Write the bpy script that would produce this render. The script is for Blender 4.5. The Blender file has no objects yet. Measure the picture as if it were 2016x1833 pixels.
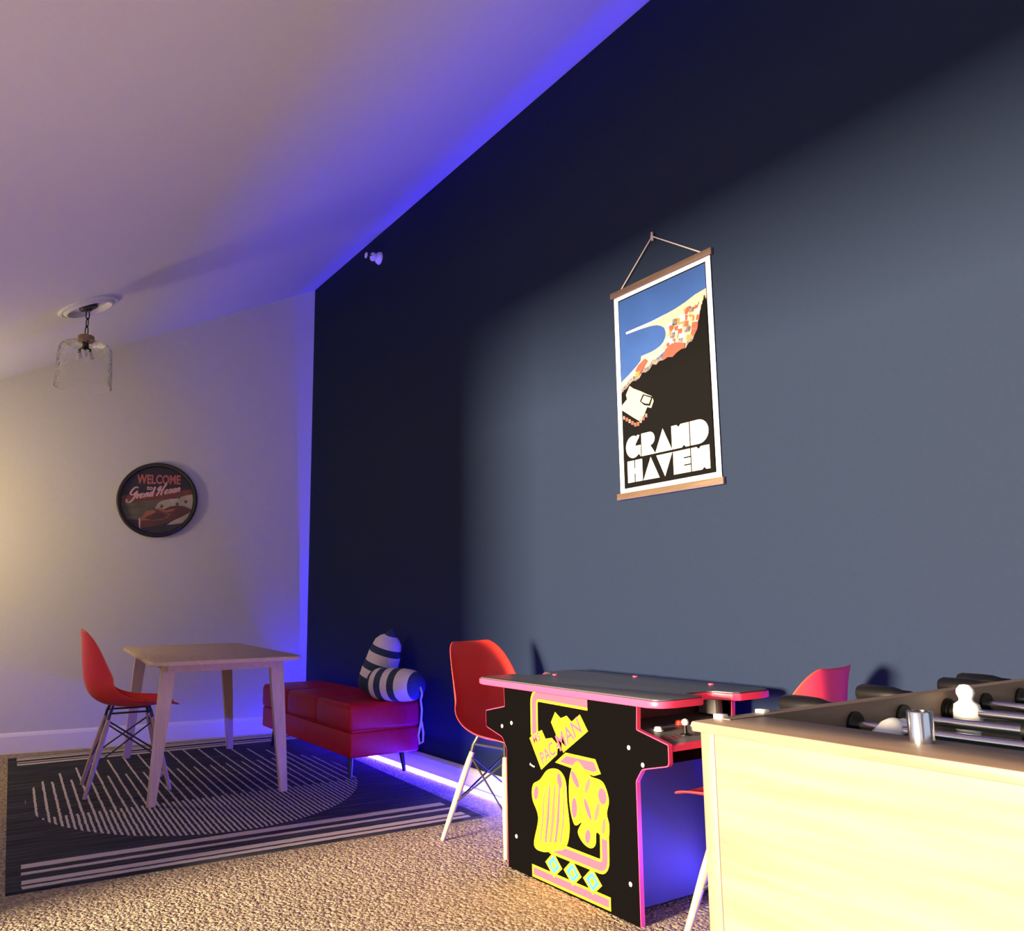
import bpy, bmesh, math, random
from mathutils import Vector, Matrix
random.seed(7)
SC = bpy.context.scene
C = SC.collection
PI = math.pi

# ------------------------------------------------------------------ camera
cam_d = bpy.data.cameras.new('camera')
cam_d.sensor_width = 36.0
cam_d.lens = 36.0 * 1650.0 / 2016.0
cam_d.clip_start = 0.02
cam = bpy.data.objects.new('camera', cam_d)
C.objects.link(cam)
yaw, pitch, roll = math.radians(33.652), math.radians(9.054), math.radians(0.853)
f = Vector((math.sin(yaw) * math.cos(pitch), math.cos(yaw) * math.cos(pitch), math.sin(pitch)))
r = Vector((math.cos(yaw), -math.sin(yaw), 0))
d = f.cross(r)
r2 = r * math.cos(roll) + d * math.sin(roll)
d2 = -r * math.sin(roll) + d * math.cos(roll)
m = Matrix((r2, -d2, -f)).transposed().to_4x4()
m.translation = Vector((-2.387, -6.559, 1.0))
cam.matrix_world = m
SC.camera = cam

# ------------------------------------------------------------------ world, lights, exposure
SC.view_settings.view_transform = 'Standard'
SC.view_settings.look = 'None'
SC.view_settings.exposure = 0.0
SC.view_settings.gamma = 1.0
w = bpy.data.worlds.new('world')
SC.world = w
w.use_nodes = True
bg = w.node_tree.nodes['Background']
bg.inputs[0].default_value = (0.55, 0.60, 0.78, 1)
bg.inputs[1].default_value = 1.05

def area_light(name, loc, target, sx, sy, power, col):
    l = bpy.data.lights.new(name, 'AREA')
    l.shape = 'RECTANGLE'; l.size = sx; l.size_y = sy
    l.energy = power; l.color = col
    o = bpy.data.objects.new(name, l); C.objects.link(o)
    o.location = loc
    o.rotation_euler = (Vector(target) - Vector(loc)).to_track_quat('-Z', 'Y').to_euler()
    return o
# warm light from the neighbouring room, through the wide opening in the side wall
area_light('hall_light_offscreen', (-12.0, -5.1, 1.55), (-1.0, -4.8, 1.0), 2.1, 1.8, 9300, (1.0, 0.77, 0.50))
# the one lamp by the far wall, just left of the picture, whose warm glow shows on that wall
p2 = bpy.data.lights.new('lamp_left_offscreen', 'POINT')
p2.energy = 36; p2.color = (1.0, 0.74, 0.42); p2.shadow_soft_size = 0.12
po2 = bpy.data.objects.new('lamp_left_offscreen', p2); C.objects.link(po2)
po2.location = (-2.85, -0.42, 1.50)

# ------------------------------------------------------------------ materials
def mat(name, col, rough=0.6, metal=0.0, spec=0.5, emit=None, es=0.0):
    mt = bpy.data.materials.new(name); mt.use_nodes = True
    b = mt.node_tree.nodes['Principled BSDF']
    b.inputs['Base Color'].default_value = (*col, 1)
    b.inputs['Roughness'].default_value = rough
    b.inputs['Metallic'].default_value = metal
    b.inputs['Specular IOR Level'].default_value = spec
    if emit:
        b.inputs['Emission Color'].default_value = (*emit, 1)
        b.inputs['Emission Strength'].default_value = es
    return mt
def nd(mt, t, **kw):
    n = mt.node_tree.nodes.new(t)
    for k, v in kw.items(): setattr(n, k, v)
    return n
def lk(mt, a, b): mt.node_tree.links.new(a, b)
def bsdf(mt): return mt.node_tree.nodes['Principled BSDF']
def add_bump(mt, src, strength, dist):
    bp = nd(mt, 'ShaderNodeBump'); bp.inputs['Strength'].default_value = strength
    bp.inputs['Distance'].default_value = dist
    lk(mt, src, bp.inputs['Height']); lk(mt, bp.outputs[0], bsdf(mt).inputs['Normal'])
def noisy(name, c1, c2, scale, rough=0.6, bump=0.0, dist=0.002, stretch=(1, 1, 1), detail=4, spec=0.5, coord='Object'):
    mt = mat(name, c1, rough, spec=spec)
    tc = nd(mt, 'ShaderNodeTexCoord'); mp = nd(mt, 'ShaderNodeMapping')
    mp.inputs['Scale'].default_value = stretch
    lk(mt, tc.outputs[coord], mp.inputs[0])
    nz = nd(mt, 'ShaderNodeTexNoise'); nz.inputs['Scale'].default_value = scale; nz.inputs['Detail'].default_value = detail
    lk(mt, mp.outputs[0], nz.inputs['Vector'])
    rp = nd(mt, 'ShaderNodeValToRGB')
    rp.color_ramp.elements[0].position = 0.3; rp.color_ramp.elements[1].position = 0.7
    rp.color_ramp.elements[0].color = (*c1, 1); rp.color_ramp.elements[1].color = (*c2, 1)
    lk(mt, nz.outputs[0], rp.inputs[0]); lk(mt, rp.outputs[0], bsdf(mt).inputs['Base Color'])
    if bump: add_bump(mt, nz.outputs[0], bump, dist)
    return mt

M = {}
M['navy'] = noisy('navy_paint', (0.0112, 0.0195, 0.043), (0.0124, 0.0213, 0.047), 60, 0.7, 0.08, 0.001, spec=0.08)
M['greige'] = noisy('greige_paint', (0.56, 0.56, 0.51), (0.58, 0.58, 0.53), 60, 0.7, 0.08, 0.001)
M['ceil'] = noisy('ceiling_paint', (0.70, 0.72, 0.69), (0.72, 0.74, 0.71), 80, 0.8, 0.15, 0.001)
M['trim'] = mat('white_trim', (0.74, 0.72, 0.70), 0.45)
M['led'] = mat('led_diffuser', (0.8, 0.8, 1.0), 0.4, emit=(0.030, 0.020, 1.0), es=190.0)
M['led_up'] = mat('led_diodes', (0.8, 0.8, 1.0), 0.4, emit=(0.0035, 0.0015, 1.0), es=2300.0)
M['channel'] = mat('led_channel', (0.25, 0.25, 0.27), 0.4)

def carpet_mat():
    mt = mat('carpet', (0.5, 0.4, 0.28), 0.95, spec=0.15)
    tc = nd(mt, 'ShaderNodeTexCoord')
    v = nd(mt, 'ShaderNodeTexVoronoi'); v.inputs['Scale'].default_value = 75
    v.inputs['Randomness'].default_value = 1.0
    n = nd(mt, 'ShaderNodeTexNoise'); n.inputs['Scale'].default_value = 70; n.inputs['Detail'].default_value = 3
    ds = nd(mt, 'ShaderNodeVectorMath', operation='MULTIPLY_ADD')
    lk(mt, tc.outputs['Object'], n.inputs['Vector'])
    ds.inputs[1].default_value = (0.02, 0.02, 0.02)
    lk(mt, n.outputs['Color'], ds.inputs[0]); lk(mt, tc.outputs['Object'], ds.inputs[2])
    lk(mt, ds.outputs[0], v.inputs['Vector'])
    rp = nd(mt, 'ShaderNodeValToRGB')
    e = rp.color_ramp.elements
    e[0].position = 0.10; e[0].color = (0.33, 0.26, 0.19, 1)
    e[1].position = 0.85; e[1].color = (0.55, 0.445, 0.315, 1)
    sc_ = nd(mt, 'ShaderNodeSeparateColor'); lk(mt, v.outputs['Color'], sc_.inputs[0])
    lk(mt, sc_.outputs[0], rp.inputs[0]); lk(mt, rp.outputs[0], bsdf(mt).inputs['Base Color'])
    iv = nd(mt, 'ShaderNodeMath', operation='SUBTRACT'); iv.inputs[0].default_value = 1.0
    lk(mt, v.outputs['Distance'], iv.inputs[1])
    add_bump(mt, iv.outputs[0], 1.0, 0.018)
    return mt
M['carpet'] = carpet_mat()
M['leather'] = noisy('red_leather', (0.50, 0.006, 0.022), (0.58, 0.009, 0.030), 40, 0.42, 0.12, 0.002, spec=0.25)
M['red'] = mat('red_plastic', (0.84, 0.045, 0.034), 0.4)
M['black_metal'] = mat('black_metal', (0.012, 0.012, 0.014), 0.4)
M['black_wire'] = mat('black_wire', (0.02, 0.02, 0.022), 0.35)
def wood(name, c1, c2, stretch, scale=7.0, rough=0.5):
    return noisy(name, c1, c2, scale, rough, 0.12, 0.001, stretch, 8)
M['table_wood'] = wood('pale_wood_table', (0.50, 0.36, 0.22), (0.60, 0.45, 0.29), (14, 1, 14))
M['leg_wood'] = wood('pale_wood_leg', (0.56, 0.40, 0.24), (0.66, 0.49, 0.31), (12, 12, 1))
M['beech'] = wood('beech_dowel', (0.43, 0.29, 0.195), (0.51, 0.36, 0.25), (12, 12, 1))
M['oak'] = wood('oak_laminate', (0.165, 0.108, 0.074), (0.260, 0.178, 0.126), (6, 1.1, 20), 4.0)
M['oak_v'] = wood('oak_laminate_post', (0.165, 0.108, 0.074), (0.260, 0.178, 0.126), (9, 9, 1), 5.0)
M['oak_x'] = wood('oak_laminate_long', (0.165, 0.108, 0.074), (0.260, 0.178, 0.126), (1.0, 6, 9), 5.0)
M['rail_wood'] = wood('walnut_rail', (0.075, 0.047, 0.028), (0.115, 0.075, 0.047), (12, 1, 12))
M['arcade_black'] = mat('arcade_black', (0.0018, 0.0016, 0.0018), 0.6, spec=0.02)
M['arcade_body'] = mat('arcade_body', (0.040, 0.036, 0.044), 0.5)
M['pink'] = mat('pink_trim', (0.80, 0.06, 0.16), 0.35)
M['glass_top'] = mat('smoked_glass_top', (0.085, 0.087, 0.092), 0.3, spec=0.5)
M['deck'] = mat('deck_grey', (0.17, 0.17, 0.175), 0.45)
M['yellow'] = mat('art_yellow', (0.62, 0.53, 0.004), 0.5)
M['lpink'] = mat('art_pink', (0.55, 0.062, 0.115), 0.5)
M['peach'] = mat('art_peach', (0.55, 0.10, 0.07), 0.5)
M['cyan'] = mat('art_cyan', (0.03, 0.30, 0.62), 0.5)
M['ink'] = mat('art_ink', (0.02, 0.018, 0.016), 0.6)
M['white_plastic'] = mat('white_plastic', (0.85, 0.85, 0.82), 0.3)
M['red_button'] = mat('red_button', (0.75, 0.05, 0.03), 0.3)
M['chrome'] = mat('chrome', (0.75, 0.75, 0.76), 0.16, metal=1.0)
M['rubber'] = mat('black_rubber', (0.0025, 0.0025, 0.003), 0.4, spec=0.3)
M['field'] = mat('playfield', (0.03, 0.10, 0.05), 0.4)
M['screw'] = mat('screw', (0.80, 0.75, 0.72), 0.4, metal=0.3)
M['paper'] = mat('poster_paper', (0.70, 0.68, 0.65), 0.7)
M['cream'] = mat('poster_cream', (0.62, 0.58, 0.48), 0.7)
M['pblue'] = noisy('poster_blue', (0.0045, 0.043, 0.205), (0.007, 0.056, 0.24), 6, 0.7)
M['psand'] = mat('poster_sand', (0.36, 0.29, 0.23), 0.7)
M['porange'] = mat('poster_orange', (0.34, 0.042, 0.025), 0.7)
M['pgold'] = mat('poster_gold', (0.34, 0.14, 0.03), 0.7)
M['pgrey'] = noisy('poster_grey', (0.01, 0.01, 0.012), (0.20, 0.17, 0.18), 70, 0.7)
M['pblack'] = mat('poster_black', (0.0045, 0.0045, 0.005), 0.85, spec=0.03)
M['cord'] = mat('cord', (0.50, 0.44, 0.42), 0.8)
M['nail'] = mat('nail', (0.6, 0.5, 0.42), 0.4, metal=0.6)
M['sign_frame'] = mat('sign_frame', (0.016, 0.014, 0.014), 0.4)
M['sign_dark'] = noisy('sign_night', (0.018, 0.013, 0.020), (0.030, 0.020, 0.026), 9, 0.45)
M['sign_red'] = noisy('sign_dusk', (0.13, 0.030, 0.022), (0.20, 0.055, 0.032), 12, 0.45, stretch=(1, 1, 5))
M['sign_olive'] = noisy('sign_water', (0.075, 0.062, 0.030), (0.13, 0.11, 0.065), 10, 0.45, stretch=(1, 1, 4))
M['sign_grey'] = noisy('sign_wake', (0.06, 0.05, 0.045), (0.17, 0.15, 0.13), 12, 0.45, stretch=(1, 1, 4))
M['sign_hull'] = noisy('sign_hull', (0.060, 0.015, 0.012), (0.13, 0.03, 0.02), 8, 0.4)
M['sign_deck'] = noisy('sign_deck', (0.26, 0.07, 0.035), (0.36, 0.13, 0.07), 10, 0.4)
M['sign_cream'] = noisy('sign_spray', (0.30, 0.25, 0.18), (0.48, 0.42, 0.33), 14, 0.5)
M['sign_coral'] = mat('sign_coral', (0.46, 0.13, 0.105), 0.5)
M['sign_pink'] = mat('sign_pink', (0.66, 0.38, 0.36), 0.5)
M['knit_navy'] = noisy('knit_navy', (0.016, 0.032, 0.062), (0.030, 0.052, 0.090), 160, 0.9, 0.5, 0.004)
M['knit_white'] = noisy('knit_white', (0.66, 0.58, 0.52), (0.78, 0.71, 0.66), 160, 0.9, 0.5, 0.004)
M['rope'] = mat('rope', (0.62, 0.55, 0.55), 0.85)
M['bronze'] = mat('dark_bronze', (0.010, 0.009, 0.009), 0.45)
M['cap_wood'] = wood('lamp_cap_wood', (0.30, 0.17, 0.08), (0.45, 0.28, 0.15), (6, 6, 1))
M['bulb'] = mat('frosted_bulb', (0.75, 0.72, 0.70), 0.3)
M['sprinkler'] = mat('sprinkler_white', (0.80, 0.78, 0.80), 0.4)
def glass_mat():
    mt = mat('seeded_glass', (1, 1, 1), 0.03)
    b = bsdf(mt); b.inputs['Transmission Weight'].default_value = 1.0; b.inputs['IOR'].default_value = 1.22
    tc = nd(mt, 'ShaderNodeTexCoord'); v = nd(mt, 'ShaderNodeTexVoronoi', feature='SMOOTH_F1'); v.inputs['Scale'].default_value = 80
    lk(mt, tc.outputs['Object'], v.inputs['Vector']); add_bump(mt, v.outputs['Distance'], 0.6, 0.006)
    return mt
M['seeded'] = glass_mat()

# ------------------------------------------------------------------ mesh helpers
class MB:
    def __init__(s): s.bm = bmesh.new(); s.mi = 0
    def _faces(s, fs):
        for q in fs: q.material_index = s.mi
        return fs
    def box(s, a, b, bevel=0.0, seg=2):
        x0, y0, z0 = a; x1, y1, z1 = b
        vs = [s.bm.verts.new(p) for p in ((x0,y0,z0),(x1,y0,z0),(x1,y1,z0),(x0,y1,z0),(x0,y0,z1),(x1,y0,z1),(x1,y1,z1),(x0,y1,z1))]
        fs = [s.bm.faces.new([vs[i] for i in q]) for q in ((3,2,1,0),(4,5,6,7),(0,1,5,4),(1,2,6,5),(2,3,7,6),(3,0,4,7))]
        s._faces(fs)
        if bevel:
            es = list({e for q in fs for e in q.edges})
            bmesh.ops.bevel(s.bm, geom=es, offset=bevel, segments=seg, profile=0.5, affect='EDGES', material=s.mi)
        return s
    def lathe(s, prof, n=24, mtx=None, cap=True, mis=None):
        mtx = mtx or Matrix.Identity(4)
        rings = []
        for (rr, zz) in prof:
            if rr < 1e-6: rings.append([s.bm.verts.new(mtx @ Vector((0, 0, zz)))])
            else: rings.append([s.bm.verts.new(mtx @ Vector((rr*math.cos(2*PI*i/n), rr*math.sin(2*PI*i/n), zz))) for i in range(n)])
        for k in range(len(rings)-1):
            A, B = rings[k], rings[k+1]
            mi = mis[k] if mis else s.mi
            for i in range(n):
                j = (i+1) % n
                q = [A[i % len(A)], A[j % len(A)], B[j % len(B)], B[i % len(B)]]
                q2 = []
                for v in q:
                    if v not in q2: q2.append(v)
                if len(q2) >= 3:
                    fc = s.bm.faces.new(q2); fc.material_index = mi
        if cap:
            if len(rings[0]) > 1: s._faces([s.bm.faces.new(list(reversed(rings[0])))])
            if len(rings[-1]) > 1: s._faces([s.bm.faces.new(rings[-1])])
        return s
    def rod(s, a, b, r0, r1=None, n=12):
        a, b = Vector(a), Vector(b); r1 = r0 if r1 is None else r1
        q = (b-a).to_track_quat('Z', 'Y').to_matrix().to_4x4(); q.translation = a
        return s.lathe([(r0, 0), (r1, (b-a).length)], n, q)
    def tube(s, pts, rad, n=8, closed=False):
        pts = [Vector(p) for p in pts]; N = len(pts); rings = []
        up = Vector((0.123, 0.31, 0.94)).normalized()
        for i, p in enumerate(pts):
            if closed: t = pts[(i+1) % N] - pts[i-1]
            else: t = pts[min(i+1, N-1)] - pts[max(i-1, 0)]
            t.normalize(); a = t.cross(up)
            if a.length < 1e-3: a = t.cross(Vector((1, 0, 0)))
            a.normalize(); b = t.cross(a)
            rr = rad[i] if isinstance(rad, (list, tuple)) else rad
            rings.append([s.bm.verts.new(p + a*rr*math.cos(2*PI*k/n) + b*rr*math.sin(2*PI*k/n)) for k in range(n)])
        for i in range(N if closed else N-1):
            A, B = rings[i], rings[(i+1) % N]
            s._faces([s.bm.faces.new((A[k], A[(k+1) % n], B[(k+1) % n], B[k])) for k in range(n)])
        if not closed:
            s._faces([s.bm.faces.new(list(reversed(rings[0]))), s.bm.faces.new(rings[-1])])
        return s
    def prism(s, poly, fn, h0, h1, bevel=0.0):
        """poly: 2D outline; fn(u, v, h) -> 3D point"""
        A = [s.bm.verts.new(fn(u, v, h0)) for u, v in poly]
        B = [s.bm.verts.new(fn(u, v, h1)) for u, v in poly]
        n = len(poly); fs = []
        fs.append(s.bm.faces.new(list(reversed(A)))); fs.append(s.bm.faces.new(B))
        for i in range(n):
            j = (i+1) % n
            fs.append(s.bm.faces.new((A[i], A[j], B[j], B[i])))
        s._faces(fs)
        if bevel:
            es = list({e for q in fs[:2] for e in q.edges})
            bmesh.ops.bevel(s.bm, geom=es, offset=bevel, segments=2, profile=0.5, affect='EDGES', material=s.mi)
        return s
    def flat(s, poly, fn, h):
        vs = [s.bm.verts.new(fn(u, v, h)) for u, v in poly]
        s._faces([s.bm.faces.new(vs)])
        return s
    def build(s, name, mats, parent=None, smooth=35, loc=None):
        if not isinstance(mats, (list, tuple)): mats = [mats]
        bmesh.ops.recalc_face_normals(s.bm, faces=s.bm.faces[:])
        me = bpy.data.meshes.new(name); s.bm.to_mesh(me); s.bm.free()
        for q in mats: me.materials.append(q)
        if smooth:
            me.shade_smooth(); me.set_sharp_from_angle(angle=math.radians(smooth))
        o = bpy.data.objects.new(name, me); C.objects.link(o)
        if parent: o.parent = parent
        if loc: o.location = loc
        return o

def tag(o, label, cat, group=None):
    o['label'] = label; o['category'] = cat
    if group: o['group'] = group
    return o
def struct(o): o['kind'] = 'structure'; return o
def thing(name, label, cat, loc=(0, 0, 0), rz=0.0, group=None):
    o = bpy.data.objects.new(name, None); C.objects.link(o)
    o.empty_display_size = 0.1
    o.location = loc; o.rotation_euler = (0, 0, rz)
    return tag(o, label, cat, group)
def copy_tree(o, parent=None):
    c = o.copy(); C.objects.link(c); c.parent = parent
    for ch in list(o.children): copy_tree(ch, c)
    return c
def round_poly(pts, radii, seg=5):
    out = []; n = len(pts)
    for i in range(n):
        p0, p, p1 = Vector(pts[i-1]), Vector(pts[i]), Vector(pts[(i+1) % n])
        rr = radii[i] if isinstance(radii, (list, tuple)) else radii
        if rr <= 0: out.append(tuple(p)); continue
        a = (p0-p).normalized(); b = (p1-p).normalized()
        ang = a.angle(b); dd = min(rr / math.tan(ang/2), 0.48*(p0-p).length, 0.48*(p1-p).length)
        A = p + a*dd; B = p + b*dd
        for k in range(seg+1):
            t = k/seg
            out.append(tuple((1-t)**2*A + 2*t*(1-t)*p + t*t*B))
    return out
def csmooth(pts, seg=5):
    out = []; n = len(pts)
    for i in range(n):
        p0, p1, p2, p3 = pts[i-1], pts[i], pts[(i+1) % n], pts[(i+2) % n]
        for k in range(seg):
            t = k/seg
            out.append(tuple(0.5*(2*p1[j] + (p2[j]-p0[j])*t + (2*p0[j]-5*p1[j]+4*p2[j]-p3[j])*t*t + (3*p1[j]-p0[j]-3*p2[j]+p3[j])*t**3) for j in (0, 1)))
    return out
def ellipse(cx, cy, rx, ry, n=24, rot=0):
    return [(cx + rx*math.cos(2*PI*k/n)*math.cos(rot) - ry*math.sin(2*PI*k/n)*math.sin(rot),
             cy + rx*math.cos(2*PI*k/n)*math.sin(rot) + ry*math.sin(2*PI*k/n)*math.cos(rot)) for k in range(n)]
def offset_poly(pts, dlt):
    out = []; n = len(pts)
    area = sum(pts[i][0]*pts[(i+1) % n][1] - pts[(i+1) % n][0]*pts[i][1] for i in range(n))
    sg = 1 if area > 0 else -1
    for i in range(n):
        p0, p, p1 = Vector(pts[i-1]), Vector(pts[i]), Vector(pts[(i+1) % n])
        e0 = (p-p0).normalized(); e1 = (p1-p).normalized()
        n0 = Vector((e0.y, -e0.x))*sg; n1 = Vector((e1.y, -e1.x))*sg
        b = n0+n1
        if b.length < 1e-4: b = n0
        b.normalize()
        out.append(tuple(p + b*(dlt/max(0.4, b.dot(n0)))))
    return out
def text_polys(mb, body, fn, u, v, size, h, rot=0.0, shear=0.0, bold=0.0, sx=1.0, align='CENTER'):
    """built-in font letters laid flat through fn(u, v, h)"""
    cu = bpy.data.curves.new('lettering', 'FONT'); cu.body = body; cu.size = size
    cu.shear = shear; cu.offset = bold; cu.align_x = align; cu.resolution_u = 3
    o = bpy.data.objects.new('lettering', cu); C.objects.link(o)
    bpy.context.view_layer.update()
    me = bpy.data.meshes.new_from_object(o.evaluated_get(bpy.context.evaluated_depsgraph_get()))
    C.objects.unlink(o); bpy.data.objects.remove(o); bpy.data.curves.remove(cu)
    cr, sr = math.cos(rot), math.sin(rot)
    vs = [mb.bm.verts.new(fn(u + (q.co.x*sx)*cr - q.co.y*sr, v + (q.co.x*sx)*sr + q.co.y*cr, h)) for q in me.vertices]
    for pf in me.polygons:
        try:
            fc = mb.bm.faces.new([vs[i] for i in pf.vertices]); fc.material_index = mb.mi
        except ValueError: pass
    bpy.data.meshes.remove(me)

# ------------------------------------------------------------------ the room
TH = math.radians(10.0)
CZ, CK = 3.61, 0.45                         # ceiling: z = CZ + CK * x
def ceil_z(x): return CZ + CK*x
struct(MB().box((-12.6, -9.0, -0.06), (0.0, 0.9, 0.0)).build('floor', M['carpet'], smooth=0))
struct(MB().box((0.0, -9.0, -0.06), (0.12, 0.9, 3.9)).build('wall_right', M['navy'], smooth=0))
# far wall: from the corner running left, top follows the slope of the ceiling
L = 3.6
bk = MB().prism([(0, -0.06), (L, -0.06), (L, ceil_z(-L*math.cos(TH))+0.05), (0, CZ+0.05)],
    lambda u, v, h: Vector((-u*math.cos(TH) + h*math.sin(TH), u*math.sin(TH) + h*math.cos(TH), v)), 0.0, 0.12)
struct(bk.build('wall_back', M['greige'], smooth=0))
struct(MB().prism([(-3.42, ceil_z(-3.42)), (0.0, CZ), (0.0, CZ+0.14), (-3.42, ceil_z(-3.42)+0.14)],
    lambda u, v, h: Vector((u, h, v)), -9.0, 0.9).build('ceiling', M['ceil'], smooth=0))
# side wall on the left with the wide opening to the next room
lw = MB()
lw.box((-3.42, -3.45, -0.06), (-3.30, 0.85, ceil_z(-3.3)+0.05))
lw.box((-3.42, -9.0, 2.05), (-3.30, -3.45, ceil_z(-3.3)+0.05))
lw.box((-3.42, -9.0, -0.06), (-3.30, -7.4, 2.05))
struct(lw.build('wall_left', M['greige'], smooth=0))
# baseboards
bbp = [(0, 0), (0.014, 0), (0.014, 0.095), (0.008, 0.11), (0, 0.115)]
struct(MB().prism(bbp, lambda u, v, h: Vector((-u, h, v)), -9.0, 0.0).build('baseboard_right', M['trim'], smooth=0))
struct(MB().prism([(a, b*1.22) for a, b in bbp], lambda u, v, h: Vector((-h*math.cos(TH) - u*math.sin(TH), h*math.sin(TH) - u*math.cos(TH), v)), 0.0, 3.4).build('baseboard_back', M['trim'], smooth=0))

# blue light strip lying along the foot of the dark wall
ls = thing('led_light_strip', 'glowing blue LED light strip along the white baseboard of the navy wall', 'light strip', (-0.024, -3.2, 0.0))
MB().box((-0.0105, -3.0, 0.0), (0.0090, 3.185, 0.0015)).box((-0.0096, -3.0, 0.0), (-0.0086, 3.185, 0.0272)).build('channel', M['channel'], ls)
MB().box((-0.0015, -2.99, 0.0014), (0.0035, 3.18, 0.0030)).build('diode_strip', M['led_up'], ls)
MB().box((-0.0125, -3.0, 0.0), (-0.0095, 3.185, 0.0265)).build('diffuser', M['led'], ls)

# ------------------------------------------------------------------ rug
def rug_mat():
    mt = mat('rug_weave', (0.02, 0.02, 0.025), 0.95, spec=0.15)
    N = mt.node_tree
    tc = nd(mt, 'ShaderNodeTexCoord'); sp = nd(mt, 'ShaderNodeSeparateXYZ')
    nz = nd(mt, 'ShaderNodeTexNoise'); nz.inputs['Scale'].default_value = 22; nz.inputs['Detail'].default_value = 2
    lk(mt, tc.outputs['Object'], nz.inputs['Vector'])
    wob = nd(mt, 'ShaderNodeVectorMath', operation='MULTIPLY_ADD'); wob.inputs[1].default_value = (0.010, 0.010, 0)
    sub = nd(mt, 'ShaderNodeVectorMath', operation='SUBTRACT'); sub.inputs[1].default_value = (0.5, 0.5, 0.5)
    lk(mt, nz.outputs['Color'], sub.inputs[0]); lk(mt, sub.outputs[0], wob.inputs[0]); lk(mt, tc.outputs['Object'], wob.inputs[2])
    lk(mt, wob.outputs[0], sp.inputs[0])
    X, Y = sp.outputs[0], sp.outputs[1]
    def mth(op, a, b=None):
        n = nd(mt, 'ShaderNodeMath', operation=op)
        for i, q in enumerate((a, b)):
            if q is None: continue
            if isinstance(q, (int, float)): n.inputs[i].default_value = q
            else: lk(mt, q, n.inputs[i])
        return n.outputs[0]
    def rng(v, lo, hi): return mth('MULTIPLY', mth('GREATER_THAN', v, lo), mth('LESS_THAN', v, hi))
    def lines(period, width, phase=0.0):
        return mth('LESS_THAN', mth('MODULO', mth('ADD', X, 10.0 + phase), period), width)
    ell = mth('LESS_THAN', mth('ADD', mth('POWER', mth('DIVIDE', mth('SUBTRACT', X, -0.03), 0.84), 2.0),
              mth('POWER', mth('DIVIDE', mth('SUBTRACT', Y, 0.03), 1.18), 2.0)), 1.0)
    # three bands: lines twice as close in each band towards the front edge
    b1 = mth('MULTIPLY', lines(0.096, 0.0115), rng(Y, -0.60, 1.4))
    b2 = mth('MULTIPLY', lines(0.048, 0.0112), rng(Y, -0.60, 0.52))
    b3 = mth('MULTIPLY', lines(0.024, 0.0105), rng(Y, -1.4, -0.40))
    body = mth('MULTIPLY', ell, mth('MAXIMUM', mth('MAXIMUM', b1, b2), b3))
    st = None
    for lo, hi in ((-1.24, -1.18), (-1.33, -1.295), (-1.455, -1.405), (-1.512, -1.475), (1.20, 1.26), (1.295, 1.33), (1.40, 1.455), (1.475, 1.512)):
        q = rng(Y, lo, hi); st = q if st is None else mth('MAXIMUM', st, q)
    st = mth('MULTIPLY', st, mth('LESS_THAN', mth('ABSOLUTE', X), 0.90))
    allm = mth('MAXIMUM', body, st)
    # faint streaks across the dark ground
    mp = nd(mt, 'ShaderNodeMapping'); mp.inputs['Scale'].default_value = (1.2, 26, 1)
    lk(mt, tc.outputs['Object'], mp.inputs[0])
    n2 = nd(mt, 'ShaderNodeTexNoise'); n2.inputs['Scale'].default_value = 2.2; n2.inputs['Detail'].default_value = 3
    lk(mt, mp.outputs[0], n2.inputs['Vector'])
    rp = nd(mt, 'ShaderNodeValToRGB')
    rp.color_ramp.elements[0].position = 0.45; rp.color_ramp.elements[0].color = (0.018, 0.020, 0.026, 1)
    rp.color_ramp.elements[1].position = 0.78; rp.color_ramp.elements[1].color = (0.085, 0.09, 0.105, 1)
    lk(mt, n2.outputs[0], rp.inputs[0])
    mx = nd(mt, 'ShaderNodeMix', data_type='RGBA')
    lk(mt, allm, mx.inputs['Factor']); lk(mt, rp.outputs[0], mx.inputs['A']); mx.inputs['B'].default_value = (0.52, 0.46, 0.44, 1)
    lk(mt, mx.outputs['Result'], bsdf(mt).inputs['Base Color'])
    hn = nd(mt, 'ShaderNodeTexNoise'); hn.inputs['Scale'].default_value = 140
    lk(mt, tc.outputs['Object'], hn.inputs['Vector']); add_bump(mt, hn.outputs[0], 0.5, 0.004)
    return mt
M['rug'] = rug_mat()
RW, RL = 0.95, 1.53
g = MB(); nx, ny = 24, 40
def rug_h(x, y):
    # the front left corner lifts a little off the carpet
    dd = max(0.0, 1 - math.hypot(x + RW, y + RL)/0.30)
    return 0.009 + 0.0*dd*dd
top = [[g.bm.verts.new((-RW + 2*RW*i/nx, -RL + 2*RL*j/ny, rug_h(-RW + 2*RW*i/nx, -RL + 2*RL*j/ny))) for i in range(nx+1)] for j in range(ny+1)]
bot = [[g.bm.verts.new((v.co.x, v.co.y, v.co.z - 0.009)) for v in row] for row in top]
for j in range(ny):
    for i in range(nx):
        g.bm.faces.new((top[j][i], top[j][i+1], top[j+1][i+1], top[j+1][i]))
        g.bm.faces.new((bot[j][i], bot[j+1][i], bot[j+1][i+1], bot[j][i+1]))
ring = [(0, i) for i in range(nx)] + [(j, nx) for j in range(ny)] + [(ny, i) for i in range(nx, 0, -1)] + [(j, 0) for j in range(ny, 0, -1)]
for k in range(len(ring)):
    a, b = ring[k], ring[(k+1) % len(ring)]
    g.bm.faces.new((bot[a[0]][a[1]], bot[b[0]][b[1]], top[b[0]][b[1]], top[a[0]][a[1]]))
rug = g.build('area_rug', M['rug'], smooth=50)
rug.location = (-1.12, -1.485, 0.0); rug.rotation_euler = (0, 0, math.radians(-3.0))
tag(rug, 'charcoal area rug with white line pattern and striped ends under the dining table', 'rug')

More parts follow.
